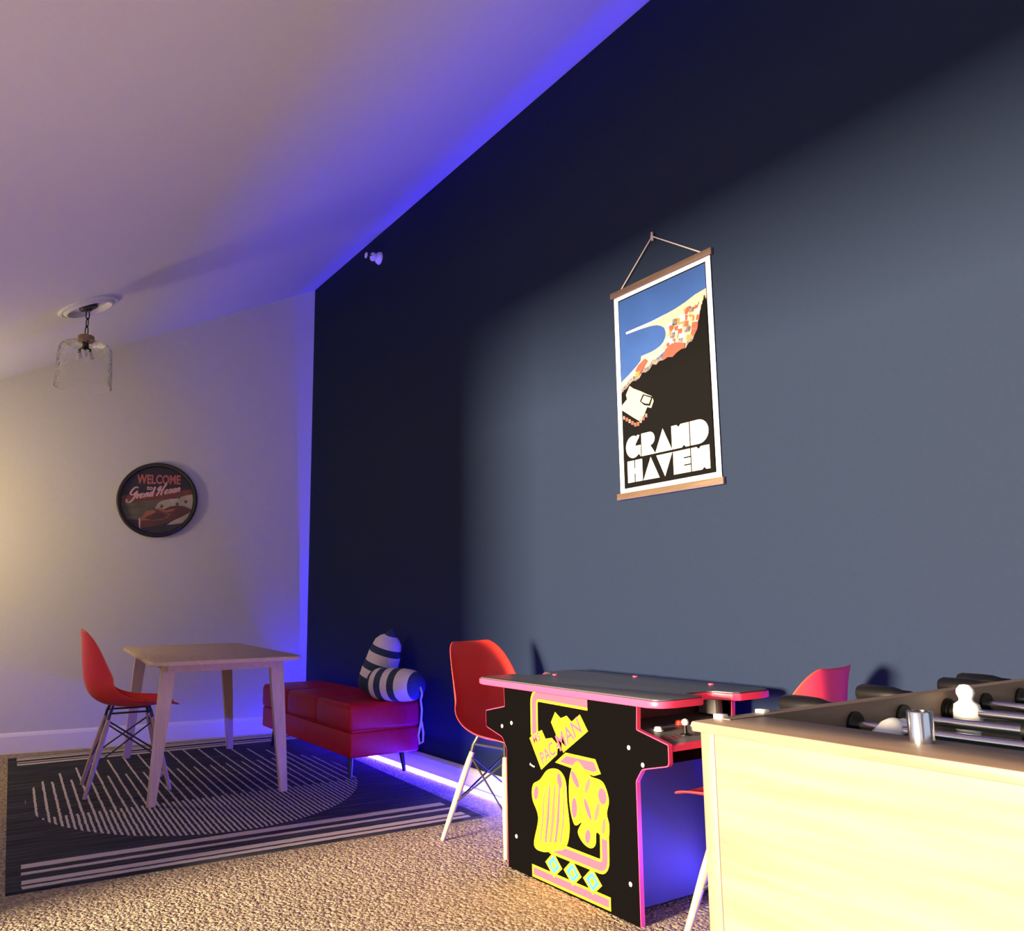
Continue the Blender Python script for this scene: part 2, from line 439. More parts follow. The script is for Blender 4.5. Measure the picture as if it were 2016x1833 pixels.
# ------------------------------------------------------------------ dining table
dt = thing('dining_table', 'small pale wood dining table with splayed tapered legs on the dark rug', 'table', (-1.09, -1.19, 0.010), math.radians(-5.0))
TZ = 0.708
tp = round_poly([(-0.375, -0.93), (0.375, -0.93), (0.375, 0.93), (-0.375, 0.93)], 0.07, 6)
MB().prism(tp, lambda u, v, h: Vector((u, v, h)), TZ-0.020, TZ, 0.006).build('table_top', M['table_wood'], dt)
for s in (-1, 1):
    MB().box((-0.28, s*0.78-0.010, TZ-0.062), (0.28, s*0.78+0.010, TZ-0.019)).build('apron', M['table_wood'], dt)
    MB().box((s*0.27-0.010, -0.76, TZ-0.062), (s*0.27+0.010, 0.76, TZ-0.019)).build('apron', M['table_wood'], dt)
for sx in (-1, 1):
    for sy in (-1, 1):
        b = MB()
        def lv(u, v, t):   # t = 0 foot, 1 top
            cx = sx*(0.325 - 0.055*t); cy = sy*(0.765 - 0.02*t); k = 0.62 + 0.38*min(1, t*1.2)
            return Vector((cx + u*0.034*k, cy + v*0.026*k, t*(TZ-0.019)))
        rs = []
        for t in (0, 0.35, 0.8, 1.0):
            rs.append([b.bm.verts.new(lv(u, v, t)) for u, v in ((-1,-1),(1,-1),(1,1),(-1,1))])
        for A, B in zip(rs, rs[1:]):
            for i in range(4): b.bm.faces.new((A[i], A[(i+1)%4], B[(i+1)%4], B[i]))
        b.bm.faces.new(rs[0][::-1]); b.bm.faces.new(rs[-1])
        bmesh.ops.bevel(b.bm, geom=[e for e in b.bm.edges if abs((e.verts[0].co-e.verts[1].co).z) > 0.1], offset=0.006, segments=2, affect='EDGES')
        b.build('leg', M['leg_wood'], dt)

# ------------------------------------------------------------------ moulded shell chairs
def make_chair():
    t = thing('shell_chair', 'x', 'chair', group=None)
    # centre line of the shell, seen from the side (y forward, z up), half width, curl of the sides
    prof = [(-0.262, 0.830, 0.108, 0.012), (-0.258, 0.812, 0.142, 0.028), (-0.252, 0.76, 0.170, 0.062), (-0.247, 0.69, 0.187, 0.092),
            (-0.240, 0.62, 0.199, 0.115), (-0.229, 0.55, 0.209, 0.132), (-0.203, 0.49, 0.217, 0.130), (-0.145, 0.446, 0.223, 0.105),
            (-0.07, 0.426, 0.226, 0.070), (0.02, 0.420, 0.227, 0.048), (0.09, 0.424, 0.226, 0.036), (0.155, 0.430, 0.221, 0.026),
            (0.205, 0.428, 0.204, 0.015), (0.228, 0.420, 0.165, 0.008)]
    b = MB(); ns = 16; rows = []
    for k, (y, z, wd, cl) in enumerate(prof):
        y0, z0 = prof[max(k-1, 0)][:2]; y1, z1 = prof[min(k+1, len(prof)-1)][:2]
        ty, tz = y1-y0, z1-z0; q = math.hypot(ty, tz); ny_, nz_ = -tz/q, ty/q    # points into the sitter
        row = []
        for i in range(ns+1):
            s = -1 + 2*i/ns; a = abs(s)**2.6
            row.append(b.bm.verts.new((wd*s, y + ny_*cl*a, z + nz_*cl*a)))
        rows.append(row)
    for A, B in zip(rows, rows[1:]):
        for i in range(ns): b.bm.faces.new((A[i], A[i+1], B[i+1], B[i]))
    sh = b.build('shell', M['red'], t, smooth=80)
    so = sh.modifiers.new('thickness', 'SOLIDIFY'); so.thickness = 0.007; so.offset = 0
    sb = sh.modifiers.new('smooth', 'SUBSURF'); sb.levels = 1; sb.render_levels = 2
    def top_pt(sx, sy): return Vector((sx*0.115, sy*0.105 - 0.005, 0.365))
    def foot_pt(sx, sy): return Vector((sx*0.205, sy*0.200 - 0.005, 0.0))
    def on(sx, sy, h):
        a, c = foot_pt(sx, sy), top_pt(sx, sy); return a.lerp(c, h)
    for sx in (-1, 1):
        for sy in (-1, 1):
            a, c = foot_pt(sx, sy), top_pt(sx, sy)
            q = MB(); q.tube([a, a.lerp(c, 0.12), a.lerp(c, 0.55), a.lerp(c, 0.9), c], [0.0095, 0.0105, 0.0145, 0.0135, 0.011], 14)
            q.build('leg', M['beech'], t)
            MB().tube([on(sx, sy, 0.90), Vector((sx*0.112, sy*0.10-0.005, 0.395)), Vector((sx*0.095, sy*0.085-0.005, 0.432))], 0.008, 8).build('leg_bracket', M['black_wire'], t)
    for s in (-1, 1):
        MB().rod(on(s, -1, 0.95), on(s, 1, 0.42), 0.0042, n=8).build('brace_wire', M['black_wire'], t)
        MB().rod(on(s, 1, 0.95), on(s, -1, 0.42), 0.0042, n=8).build('brace_wire', M['black_wire'], t)
        MB().rod(on(-1, s, 0.95), on(1, s, 0.42), 0.0042, n=8).build('brace_wire', M['black_wire'], t)
        MB().rod(on(1, s, 0.95), on(-1, s, 0.42), 0.0042, n=8).build('brace_wire', M['black_wire'], t)
        MB().rod((s*0.112, -0.105, 0.398), (s*0.112, 0.095, 0.398), 0.005, n=8).build('mount_rail', M['black_wire'], t)
    return t
ch = make_chair()
ch.location = (-1.505, -1.365, 0.0125); ch.rotation_euler = (0, 0, math.radians(-95)); ch.scale = (1.03, 1.03, 1.03)
tag(ch, 'red shell chair with wooden dowel legs pushed up to the pale dining table', 'chair', 'red shell chairs')
c2 = copy_tree(ch); c2.location = (-0.349, -3.44, 0.0015); c2.rotation_euler = (0, 0, math.radians(190)); c2.scale = (0.98, 0.98, 0.98)
tag(c2, 'red shell chair with wooden legs between the red bench and the arcade table', 'chair', 'red shell chairs')
c3 = copy_tree(ch); c3.location = (-0.31, -4.785, 0.0015); c3.rotation_euler = (0, 0, math.radians(12)); c3.scale = (0.955, 0.955, 0.955)
tag(c3, 'red shell chair between arcade table and foosball table, mostly hidden by the foosball table', 'chair', 'red shell chairs')

# ------------------------------------------------------------------ red bench
be = thing('storage_bench', 'long red leather bench with cushioned lid and black legs against the navy wall', 'bench', (-0.258, -1.225, 0.0125))
BW, BL = 0.214, 0.795
MB().box((-BW, -BL, 0.125), (BW, BL, 0.262), 0.012, 3).build('base_box', M['leather'], be)
for k in range(3):
    y0 = -BL + k*2*BL/3; y1 = y0 + 2*BL/3
    b = MB(); b.box((-BW-0.006, y0+0.0005, 0.266), (BW+0.006, y1-0.0005, 0.405), 0.020, 4)
    # pillowy top
    for v in b.bm.verts:
        if v.co.z > 0.40:
            v.co.z += 0.010
    b.build('lid_cushion', M['leather'], be, smooth=60)
MB().box((-BW+0.012, -BL+0.012, 0.258), (BW-0.012, BL-0.012, 0.270)).build('lid_seam', M['leather'], be)
for sx in (-1, 1):
    for sy in (-1, 1):
        MB().rod((sx*(BW-0.045), sy*(BL-0.10), 0.0), (sx*(BW-0.055), sy*(BL-0.13), 0.130), 0.011, 0.016, 12).build('leg', M['black_metal'], be)

# ------------------------------------------------------------------ striped buoy pillows
def buoy(name, label, prof, mis, base, tip, loop):
    base, tip = Vector(base), Vector(tip)
    q = (tip-base).to_track_quat('Z', 'Y').to_matrix().to_4x4()
    t = thing(name, label, 'pillow', tuple(base), group='striped buoy pillows on the bench')
    MB().lathe(prof, 28, q, cap=True, mis=mis).build('body', [M['knit_navy'], M['knit_white']], t, smooth=60)
    if loop:
        k = MB(); k.tube([Vector(p)-base for p in loop], 0.0062, 8); k.build('rope_loop', M['rope'], t)
    return t
up = [(0.0, 0.0), (0.060, 0.0), (0.097, 0.012), (0.110, 0.045), (0.112, 0.090), (0.110, 0.092), (0.110, 0.140), (0.108, 0.142), (0.104, 0.185), (0.102, 0.187), (0.099, 0.245), (0.097, 0.247),
      (0.090, 0.285), (0.089, 0.287), (0.083, 0.315), (0.062, 0.343), (0.038, 0.358), (0.037, 0.360), (0.022, 0.380), (0.010, 0.398), (0.0, 0.405)]
um = [0,0,0,0,1,1,0,0,1,1,0,0,1,1,1,1,0,0,0,0]
buoy('buoy_pillow', 'navy and white striped buoy pillow standing upright against the navy wall', up, um, (-0.180, -1.665, 0.450), (-0.10, -1.765, 0.82), None)
ly = [(0.0, 0.0), (0.05, 0.002), (0.080, 0.020), (0.088, 0.045), (0.089, 0.047), (0.092, 0.085), (0.092, 0.087), (0.094, 0.135), (0.094, 0.137), (0.094, 0.185), (0.094, 0.187), (0.093, 0.235), (0.093, 0.237),
      (0.088, 0.290), (0.078, 0.325), (0.077, 0.327), (0.060, 0.350), (0.030, 0.363), (0.0, 0.366)]
lm = [0,0,0,1,1,0,0,1,1,0,0,1,1,1,0,0,0,0]
lp = []
for k in range(7): a = k/6; lp.append((-0.128+0.006*a, -2.188-0.020*math.sin(a*PI), 0.52-0.075*a))
lp += [(-0.118, -2.195, 0.39), (-0.120, -2.19, 0.33), (-0.137, -2.19, 0.25), (-0.129, -2.19, 0.205), (-0.109, -2.19, 0.215), (-0.106, -2.19, 0.26), (-0.118, -2.192, 0.325)]
buoy('buoy_pillow', 'navy and white striped buoy pillow lying on its side with rope loop hanging down', ly, lm, (-0.270, -1.860, 0.522), (-0.135, -2.165, 0.521), lp)

# ------------------------------------------------------------------ cocktail arcade table
ar = thing('arcade_table', 'black cocktail arcade table with pink edges and yellow and pink printed side panel', 'arcade table', (0, 0, 0))
YC = -4.10
near = [(-4.485, 0.664), (-4.480, 0.585), (-4.620, 0.556), (-4.620, 0.497), (-4.500, 0.470), (-4.470, 0.430), (-4.468, 0.0)]
far = [(2*YC - y, z) for y, z in reversed(near)]
outline = near + far
rad = [0, 0.006, 0.004, 0.014, 0.03, 0.02, 0, 0, 0.02, 0.03, 0.014, 0.004, 0.006, 0]
outline = round_poly(outline, rad, 4)
for x0, nm in ((-0.548, 'side_panel'), (-0.112, 'side_panel')):
    p = MB().prism(outline, lambda u, v, h: Vector((h, u, v)), x0, x0+0.019).build(nm, M['arcade_black'], ar)
    tr = offset_poly(outline, 0.0032)
    tr = [(u, max(v, 0.001)) for u, v in tr]
    MB().prism(tr, lambda u, v, h: Vector((h, u, v)), x0+0.0015, x0+0.0175).build('edge_trim', M['pink'], p)
MB().box((-0.530, -4.385, 0.015), (-0.111, -3.815, 0.655)).build('cabinet_body', M['arcade_body'], ar)
for s in (1, -1):
    def fy(y): return y if s == 1 else 2*YC - y
    dk = MB().prism([(-4.38, 0.600), (-4.484, 0.578), (-4.616, 0.551), (-4.616, 0.502), (-4.49, 0.474), (-4.38, 0.474)],
        lambda u, v, h: Vector((h, fy(u), v)), -0.5295, -0.1115).build('control_box', M['arcade_black'], ar)
    MB().prism([(-4.385, 0.6015), (-4.386, 0.598), (-4.612, 0.5505), (-4.612, 0.555)], lambda u, v, h: Vector((h, fy(u), v)), -0.529, -0.112).build('control_deck', M['deck'], dk)
    MB().prism([(-4.612, 0.5565), (-4.622, 0.5535), (-4.623, 0.536), (-4.614, 0.536)], lambda u, v, h: Vector((h, fy(u), v)), -0.529, -0.112).build('deck_trim', M['pink'], dk)
    def dz(y): return 0.6015 + (abs(y - YC) - 0.285) / 0.227 * (0.555 - 0.6015)
    for (bx, by, mt_, rr) in ((-0.47, -4.50, 'white_plastic', 0.0125), (-0.345, -4.47, 'red_button', 0.015), (-0.305, -4.50, 'white_plastic', 0.013), (-0.25, -4.50, 'red_button', 0.014), (-0.20, -4.52, 'red_button', 0.014)):
        MB().lathe([(rr+0.003, 0), (rr+0.003, 0.004), (rr, 0.006), (rr, 0.011), (rr*0.7, 0.014), (0, 0.0145)], 16, Matrix.Translation((bx, fy(by), dz(by)-0.001))).build('push_button', M[mt_], dk)
    js = MB(); js.lathe([(0.020, 0), (0.020, 0.003), (0.006, 0.005), (0.005, 0.030)], 16, Matrix.Translation((-0.405, fy(-4.555), dz(-4.555)-0.001))); js.build('joystick', M['rubber'], dk)
    MB().lathe([(0, 0), (0.009, 0.004), (0.012, 0.012), (0.009, 0.020), (0, 0.024)], 16, Matrix.Translation((-0.405, fy(-4.555), dz(-4.555)+0.026))).build('joystick_ball', M['white_plastic'], dk)
    if s == 1:
        k = MB()
        for q in range(3):
            u0 = -0.500 + q*0.022
            k.flat([(u0, -4.574), (u0+0.010, -4.574), (u0+0.006, -4.548), (u0-0.002, -4.552)], lambda u, v, h: Vector((u, v, dz(v)+h)), 0.0012)
        k.build('deck_print', M['lpink'], dk, smooth=0)
# table top with recessed ends
xl, xr = -0.585, -0.070
yn = -4.635; rc = 0.095
pt = [(xl, yn), (-0.400, yn), (-0.395, yn+0.030), (-0.385, yn+rc), (-0.275, yn+rc), (-0.255, yn+0.012), (-0.235, yn), (xr, yn)]
top_pts = pt + [(u, 2*YC - v) for u, v in reversed(pt)]
rr = [0.055, 0.02, 0, 0.012, 0.02, 0, 0.02, 0.055]; rr = rr + rr[::-1]
top_pts = round_poly(top_pts, rr, 5)
tt = MB().prism(top_pts, lambda u, v, h: Vector((u, v, h)), 0.664, 0.688).build('table_top', M['arcade_black'], ar)
MB().prism(offset_poly(top_pts, 0.004), lambda u, v, h: Vector((u, v, h)), 0.6655, 0.6872, 0.004).build('edge_trim', M['pink'], tt)
MB().prism(offset_poly(top_pts, -0.002), lambda u, v, h: Vector((u, v, h)), 0.686, 0.6915, 0.0015).build('glass_sheet', M['glass_top'], tt)
MB().box((-0.185, -4.48, 0.601), (-0.15, -4.40, 0.66), 0.003).build('coin_plate', M['deck'], ar)
for yy in (-4.40, -4.00, -3.72): MB().lathe([(0.012, 0), (0.012, 0.003), (0.006, 0.005), (0, 0.005)], 14, Matrix.Translation((-0.115 if yy < -3.9 else -0.30, yy, 0.6905))).build('glass_clip', M['pink'], tt)
for (y, z) in ((-3.767, 0.529), (-4.444, 0.527), (-4.507, 0.483), (-4.430, 0.115), (-3.790, 0.121), (-3.700, 0.510)):
    MB().lathe([(0.0075, 0), (0.0075, 0.001), (0.005, 0.003), (0, 0.0034)], 12, Matrix.Translation((-0.548, y, z)) @ Matrix.Rotation(-PI/2, 4, 'Y')).build('screw', M['screw'], ar)
MB().tube([(-0.549, -3.893, 0.398), (-0.553, -3.897, 0.396), (-0.553, -3.914, 0.392), (-0.549, -3.918, 0.390)], 0.003, 8).build('latch', M['screw'], ar)
# printed art on the side panel: yellow outlined pink shapes (abstract), logo lettering
A = MB(); PX = -0.5480
def P(u, v, h): return Vector((PX - h, u, v))
MA = [M['yellow'], M['lpink'], M['peach'], M['cyan'], M['ink'], M['paper']]
hh = [0.0004]
def lay(mi, poly, dlt=0.0):
    A.mi = mi; hh[0] += 0.00003
    A.flat(offset_poly(poly, dlt) if dlt else poly, P, hh[0])
def band(pts, wid, mi_out=0, mi_in=1):
    """a stripe following pts, with a border"""
    for mi, ww in ((mi_out, wid), (mi_in, wid*0.62)):
        Lf, Rt = [], []
        for i, p in enumerate(pts):
            p = Vector(p); a = Vector(pts[max(i-1, 0)]); c = Vector(pts[min(i+1, len(pts)-1)])
            t = (c-a).normalized(); n = Vector((-t.y, t.x))
            Lf.append(tuple(p + n*ww/2)); Rt.append(tuple(p - n*ww/2))
        lay(mi, Lf + Rt[::-1])
def arc_path(pts, rad_): return [q for q in round_poly_open(pts, rad_)]
def round_poly_open(pts, rad_):
    out = [pts[0]]
    for i in range(1, len(pts)-1):
        p0, p, p1 = Vector(pts[i-1]), Vector(pts[i]), Vector(pts[i+1])
        a_ = p + (p0-p).normalized()*rad_; b_ = p + (p1-p).normalized()*rad_
        for k in range(6): t = k/5; out.append(tuple((1-t)**2*a_ + 2*t*(1-t)*p + t*t*b_))
    return out + [pts[-1]]
band(round_poly_open([(-3.920, 0.500), (-3.920, 0.648), (-4.238, 0.644)], 0.035), 0.046)
band(round_poly_open([(-4.000, 0.132), (-4.307, 0.132), (-4.309, 0.245)], 0.030), 0.046)
lay(0, [(-4.046, 0.424), (-4.108, 0.466), (-4.273, 0.467), (-4.300, 0.424), (-4.262, 0.412)])
lay(1, [(-4.072, 0.430), (-4.112, 0.456), (-4.265, 0.457), (-4.282, 0.432), (-4.262, 0.424)])
# logo plates
pac = [(-3.888, 0.488), (-3.916, 0.506), (-3.968, 0.526), (-3.990, 0.498), (-4.030, 0.506), (-4.064, 0.486), (-4.058, 0.452), (-3.960, 0.386)]
man = [(-4.026, 0.560), (-4.052, 0.598), (-4.085, 0.580), (-4.120, 0.592), (-4.148, 0.575), (-4.196, 0.604), (-4.238, 0.553), (-4.096, 0.464)]
lay(0, pac); lay(0, man); lay(0, ellipse(-4.066, 0.484, 0.008, 0.010, 12))
def PT(u, v, h): return Vector((PX - h, -u, v))
def put(body, u, v, size, rot, mi, bold=0.0, sx=1.0):
    A.mi = mi; hh[0] += 0.00003
    text_polys(A, body, PT, -u, v, size, hh[0], rot, 0.0, bold, sx)
put('MS', -3.938, 0.480, 0.042, math.radians(26), 1, 0.0012)
put('PAC', -4.012, 0.430, 0.064, math.radians(34), 1, 0.0018, 0.85)
put('-', -4.070, 0.472, 0.060, math.radians(34), 1, 0.0015)
put('MAN', -4.142, 0.508, 0.078, math.radians(32), 1, 0.0018, 0.92)
# abstract stand-in art: a fluted yellow shape and a spray of petals
drape = csmooth([(-3.905, 0.118), (-3.935, 0.215), (-3.900, 0.275), (-3.905, 0.325), (-3.950, 0.350), (-4.000, 0.392), (-4.065, 0.402), (-4.105, 0.372), (-4.112, 0.300), (-4.122, 0.215), (-4.098, 0.150), (-4.035, 0.124), (-3.955, 0.104)])
lay(0, drape)
for k in range(5):
    u0 = -3.958 - 0.030*k; sw = 0.010 - 0.004*abs(k-2)/2
    lay(1 if k % 2 else 2, [(u0-0.018, 0.330+0.008*k), (u0-0.018-sw, 0.330+0.008*k), (u0-0.008-sw, 0.230), (u0+0.012-sw, 0.135+0.006*k), (u0+0.012+sw*0.6, 0.133+0.006*k), (u0-0.008+sw, 0.230)])
lay(1, ellipse(-3.925, 0.300, 0.014, 0.026, 18, 0.3)); lay(1, ellipse(-4.070, 0.366, 0.014, 0.026, 18, -0.2))
spray = csmooth([(-4.125, 0.300), (-4.130, 0.390), (-4.170, 0.446), (-4.215, 0.425), (-4.250, 0.408), (-4.310, 0.400), (-4.338, 0.350), (-4.326, 0.305), (-4.336, 0.270), (-4.330, 0.228), (-4.305, 0.222), (-4.270, 0.235), (-4.262, 0.195), (-4.235, 0.178), (-4.195, 0.186), (-4.168, 0.215), (-4.190, 0.250), (-4.150, 0.235)])
lay(0, spray)
for (u, v, a, b_, ro) in ((-4.160, 0.385, 0.014, 0.032, -0.7), (-4.305, 0.355, 0.022, 0.026, 0), (-4.152, 0.290, 0.016, 0.034, 0.1), (-4.228, 0.375, 0.010, 0.030, 0.5), (-4.225, 0.300, 0.011, 0.036, -0.5), (-4.275, 0.300, 0.010, 0.034, 0.4), (-4.308, 0.262, 0.010, 0.028, 0.25), (-4.222, 0.212, 0.014, 0.024, 0.3)):
    lay(1 if a > 0.0105 else 2, ellipse(u, v, a, b_, 18, ro))
# base bar with three plain diamonds
lay(0, [(-3.892, 0.048), (-4.332, 0.050), (-4.332, 0.008), (-3.892, 0.006)])
lay(1, [(-3.900, 0.040), (-4.324, 0.042), (-4.324, 0.016), (-3.900, 0.014)])
for k in range(3):
    u = -4.025 - 0.108*k
    lay(0, [(u-0.050, 0.075), (u, 0.118), (u+0.050, 0.075), (u, 0.034)])
    lay(3, [(u-0.036, 0.075), (u, 0.106), (u+0.036, 0.075), (u, 0.046)])
    lay(0, [(u-0.016, 0.075), (u, 0.090), (u+0.016, 0.075), (u, 0.060)])
A.build('printed_art', MA, ar, smooth=0)

# ------------------------------------------------------------------ foosball table
fb = thing('foosball_table', 'oak laminate foosball table with black holes in its board and chrome rods', 'foosball table', (0, 0, 0))
FX0, FX1, FY0, FY1, FZ = -1.612, -0.40, -6.43, -5.800, 0.85
MB().box((FX0+0.0015, FY0+0.02, 0.50), (FX0+0.030, FY1-0.02, FZ-0.012)).build('end_panel', M['oak'], fb)
MB().box((FX1-0.030, FY0+0.02, 0.50), (FX1, FY1-0.02, FZ-0.012)).build('end_panel', M['oak'], fb)
for y in (FY0, FY1-0.022):
    MB().box((FX0, y, 0.50), (FX0+0.045, y+0.022, FZ-0.012), 0.002).build('corner_post', M['oak_v'], fb)
for ra, rb in ((FX0-0.010, FX0+0.088), (FX1-0.088, FX1+0.010)):
    MB().box((ra, FY0-0.008, FZ-0.012), (rb, FY1+0.004, FZ), 0.0015).build('end_rim', M['oak'], fb)
MB().box((FX0+0.030, FY1-0.022, 0.50), (FX1, FY1, FZ+0.001)).build('side_board', M['oak_x'], fb)
MB().box((FX0+0.030, FY0, 0.50), (FX1, FY0+0.022, FZ+0.001)).build('side_board', M['oak_x'], fb)
MB().box((FX0+0.030, FY0+0.022, 0.70), (FX1-0.03, FY1-0.022, 0.715)).build('playfield', M['field'], fb)
for x in (FX0+0.005, FX1-0.085):
    for y in (FY0+0.005, FY1-0.085):
        MB().box((x, y, 0.0), (x+0.08, y+0.08, 0.505), 0.003).build('leg', M['oak_v'], fb)
for tx, ty in ((-1.577, -5.802), (-1.502, -5.804)):
    MB().box((tx-0.006, ty-0.007, FZ-0.001), (tx+0.006, ty+0.007, FZ+0.005), 0.001).build('score_tab', M['white_plastic'], fb)
rodz = 0.822
def player(rod, y, turn=0.0, sc=1.22):
    b = MB(); T = Matrix.Translation((0, y, 0)) @ Matrix.Rotation(turn, 4, 'Y') @ Matrix.Scale(sc, 4)
    b.lathe([(0.0, 0.034), (0.006, 0.033), (0.010, 0.028), (0.0105, 0.023), (0.008, 0.017), (0.0085, 0.014), (0.0145, 0.010), (0.0165, 0.003), (0.0165, -0.012), (0.013, -0.024), (0.010, -0.040), (0.009, -0.058), (0.010, -0.070), (0, -0.071)], 18, T)
    k = len(b.bm.verts)
    b.box((-0.014, -0.009, -0.085), (0.010, 0.009, -0.066), 0.002)
    b.bm.verts.ensure_lookup_table()
    for v in list(b.bm.verts)[k:]: v.co = T @ v.co
    return b.build('player', M['white_plastic'], rod, smooth=50)
def grip(rod, y0, y1):
    Ln = y1-y0
    q = Matrix.Translation((0, y0, 0)) @ Matrix.Rotation(-PI/2 if Ln > 0 else PI/2, 4, 'X'); Ln = abs(Ln)
    MB().lathe([(0.009, 0), (0.011, 0.004), (0.0115, Ln*0.18), (0.0155, Ln*0.34), (0.0165, Ln*0.55), (0.0165, Ln*0.92), (0.014, Ln*0.985), (0.006, Ln)], 16, q).build('handle', M['rubber'], rod)
def bumper(rod, y0, Ln):
    q = Matrix.Translation((0, y0, 0)) @ Matrix.Rotation(PI/2, 4, 'X')
    pr = [(0.008, 0)]
    for k in range(3):
        z = Ln*k/3; pr += [(0.0155, z+0.001), (0.0155, z+Ln/3*0.62), (0.0125, z+Ln/3*0.72), (0.0125, z+Ln/3*0.95)]
    pr += [(0.008, Ln)]
    MB().lathe(pr, 18, q).build('bumper', M['rubber'], rod)
ROD = [(-1.337, None, [-5.880, -6.10]), (-1.221, 0.085, [-6.08, -6.25]), (-1.104, None, [-5.852, -6.02, -6.22]), (-0.993, 0.10, [-6.1]), (-0.882, None, [-6.05]), (-0.770, 0.075, [-6.1]), (-0.658, 0.10, [-6.1])]
for i, (x, hd, pls) in enumerate(ROD):
    ya = FY1 + (hd + 0.02 if hd else 0.11); yb = FY0 - (0.16 if hd else 0.06)
    b = MB(); b.rod((0, yb, 0), (0, ya, 0), 0.0068, n=14)
    rd = b.build('rod', M['chrome'], fb, loc=(x, 0, rodz))
    if hd: grip(rd, FY1+hd, FY1+hd+0.105)
    else: grip(rd, FY0-0.04, FY0-0.145)
    for y in pls: player(rd, y, math.radians(82) if i == 0 else 0.0, 0.95 if i == 0 else 1.22)
    # black bushing in each board
    for yy in (FY1-0.026, FY0+0.012):
        MB().lathe([(0.0185, 0), (0.0185, 0.014), (0.0075, 0.014)], 22, Matrix.Translation((0, yy+0.014 if yy < -6 else yy+0.014, 0)) @ Matrix.Rotation(PI/2, 4, 'X')).build('bushing', M['rubber'], rd)
    if i == 2: bumper(rd, FY1-0.024, 0.030)
    elif i == 1: bumper(rd, -5.99, 0.05)
    elif i in (3, 4, 5): bumper(rd, -6.34, 0.03)
pg = MB().lathe([(0.0125, 0), (0.0125, 0.030), (0.0118, 0.031), (0.0095, 0.031), (0.0095, 0.022), (0, 0.022)], 28).build('steel_cup', M['chrome'])
pg.location = (-1.553, -6.050, FZ)
tag(pg, 'small shiny steel cylinder cup standing on the foosball table rim', 'cup')

# ------------------------------------------------------------------ hanging poster
pz0, pz1, py0, py1 = 1.437, 2.322, -3.828, -4.404
ps = thing('hanging_poster', 'travel poster reading GRAND HAVEN between wooden rails hung by a cord on the navy wall', 'poster', (0, 0, 0))
def PP(u, v, h): return Vector((-0.006 - h, py0 + (py1-py0)*u, pz0 + (pz1-pz0)*v))
MB().prism([(0, -0.01), (1, -0.01), (1, 1.01), (0, 1.01)], PP, 0.0, 0.0015).build('paper', M['paper'], ps, smooth=0)
for v0, v1 in ((-0.028, 0.004), (0.996, 1.026)):
    MB().prism([(-0.025, v0), (1.025, v0), (1.025, v1), (-0.025, v1)], PP, -0.005, 0.012, 0.002).build('wood_rail', M['rail_wood'], ps)
Nl = Vector((-0.012, -4.093, 2.515))
MB().tube([PP(0.08, 1.02, 0.004), Nl, PP(0.94, 1.02, 0.004)], 0.0030, 8).build('hanging_cord', M['cord'], ps)
MB().lathe([(0.004, 0), (0.004, 0.012), (0.007, 0.013), (0.007, 0.016), (0, 0.017)], 10, Matrix.Translation((0, Nl.y, Nl.z)) @ Matrix.Rotation(-PI/2, 4, 'Y')).build('nail', M['nail'], ps)
MB().tube([(-0.010, Nl.y, Nl.z-0.02), (-0.012, Nl.y, Nl.z+0.018)], 0.006, 8).build('hanger_tab', M['nail'], ps)
G = MB(); PM = [M['pblack'], M['pblue'], M['psand'], M['porange'], M['pgold'], M['pgrey'], M['cream'], M['paper']]
gh = [0.0017]
def pl_(mi, poly):
    G.mi = mi; gh[0] += 0.00003; G.flat(poly, PP, gh[0])
pl_(0, [(0.047, 0.976), (0.956, 0.977), (0.956, 0.029), (0.05, 0.025)])
pl_(1, [(0.053, 0.970), (0.950, 0.971), (0.950, 0.83), (0.60, 0.62), (0.053, 0.53)])
coast = [(0.950, 0.854), (0.85, 0.846), (0.751, 0.829), (0.66, 0.818), (0.567, 0.811), (0.40, 0.802), (0.25, 0.799), (0.123, 0.799), (0.13, 0.789), (0.27, 0.787), (0.398, 0.782), (0.46, 0.775), (0.503, 0.763), (0.535, 0.748), (0.546, 0.729), (0.548, 0.714), (0.541, 0.699), (0.52, 0.682), (0.488, 0.669), (0.44, 0.660), (0.387, 0.655), (0.285, 0.652), (0.274, 0.63), (0.218, 0.607), (0.13, 0.578), (0.053, 0.556), (0.053, 0.520)]
pl_(2, coast + [(0.193, 0.545), (0.371, 0.596), (0.557, 0.643), (0.64, 0.60), (0.80, 0.66), (0.900, 0.72), (0.950, 0.80)])
pl_(7, [(0.567, 0.811), (0.40, 0.803), (0.123, 0.800), (0.13, 0.789), (0.30, 0.789), (0.42, 0.797)])
rnd = random.Random(3)
ridge = []
for k in range(41):
    t = k/40
    base = [(0.053, 0.500), (0.20, 0.545), (0.362, 0.575), (0.531, 0.596), (0.736, 0.612), (0.830, 0.655), (0.875, 0.72), (0.905, 0.78), (0.935, 0.818), (0.950, 0.812)]
    q = t*(len(base)-1); i = min(int(q), len(base)-2); fr = q-i
    ridge.append((base[i][0]*(1-fr)+base[i+1][0]*fr, base[i][1]*(1-fr)+base[i+1][1]*fr + (rnd.random()-0.5)*0.022))
pl_(5, [(u, v+0.024) for u, v in ridge[:30]] + [(u, v-0.05) for u, v in reversed(ridge[:30])])
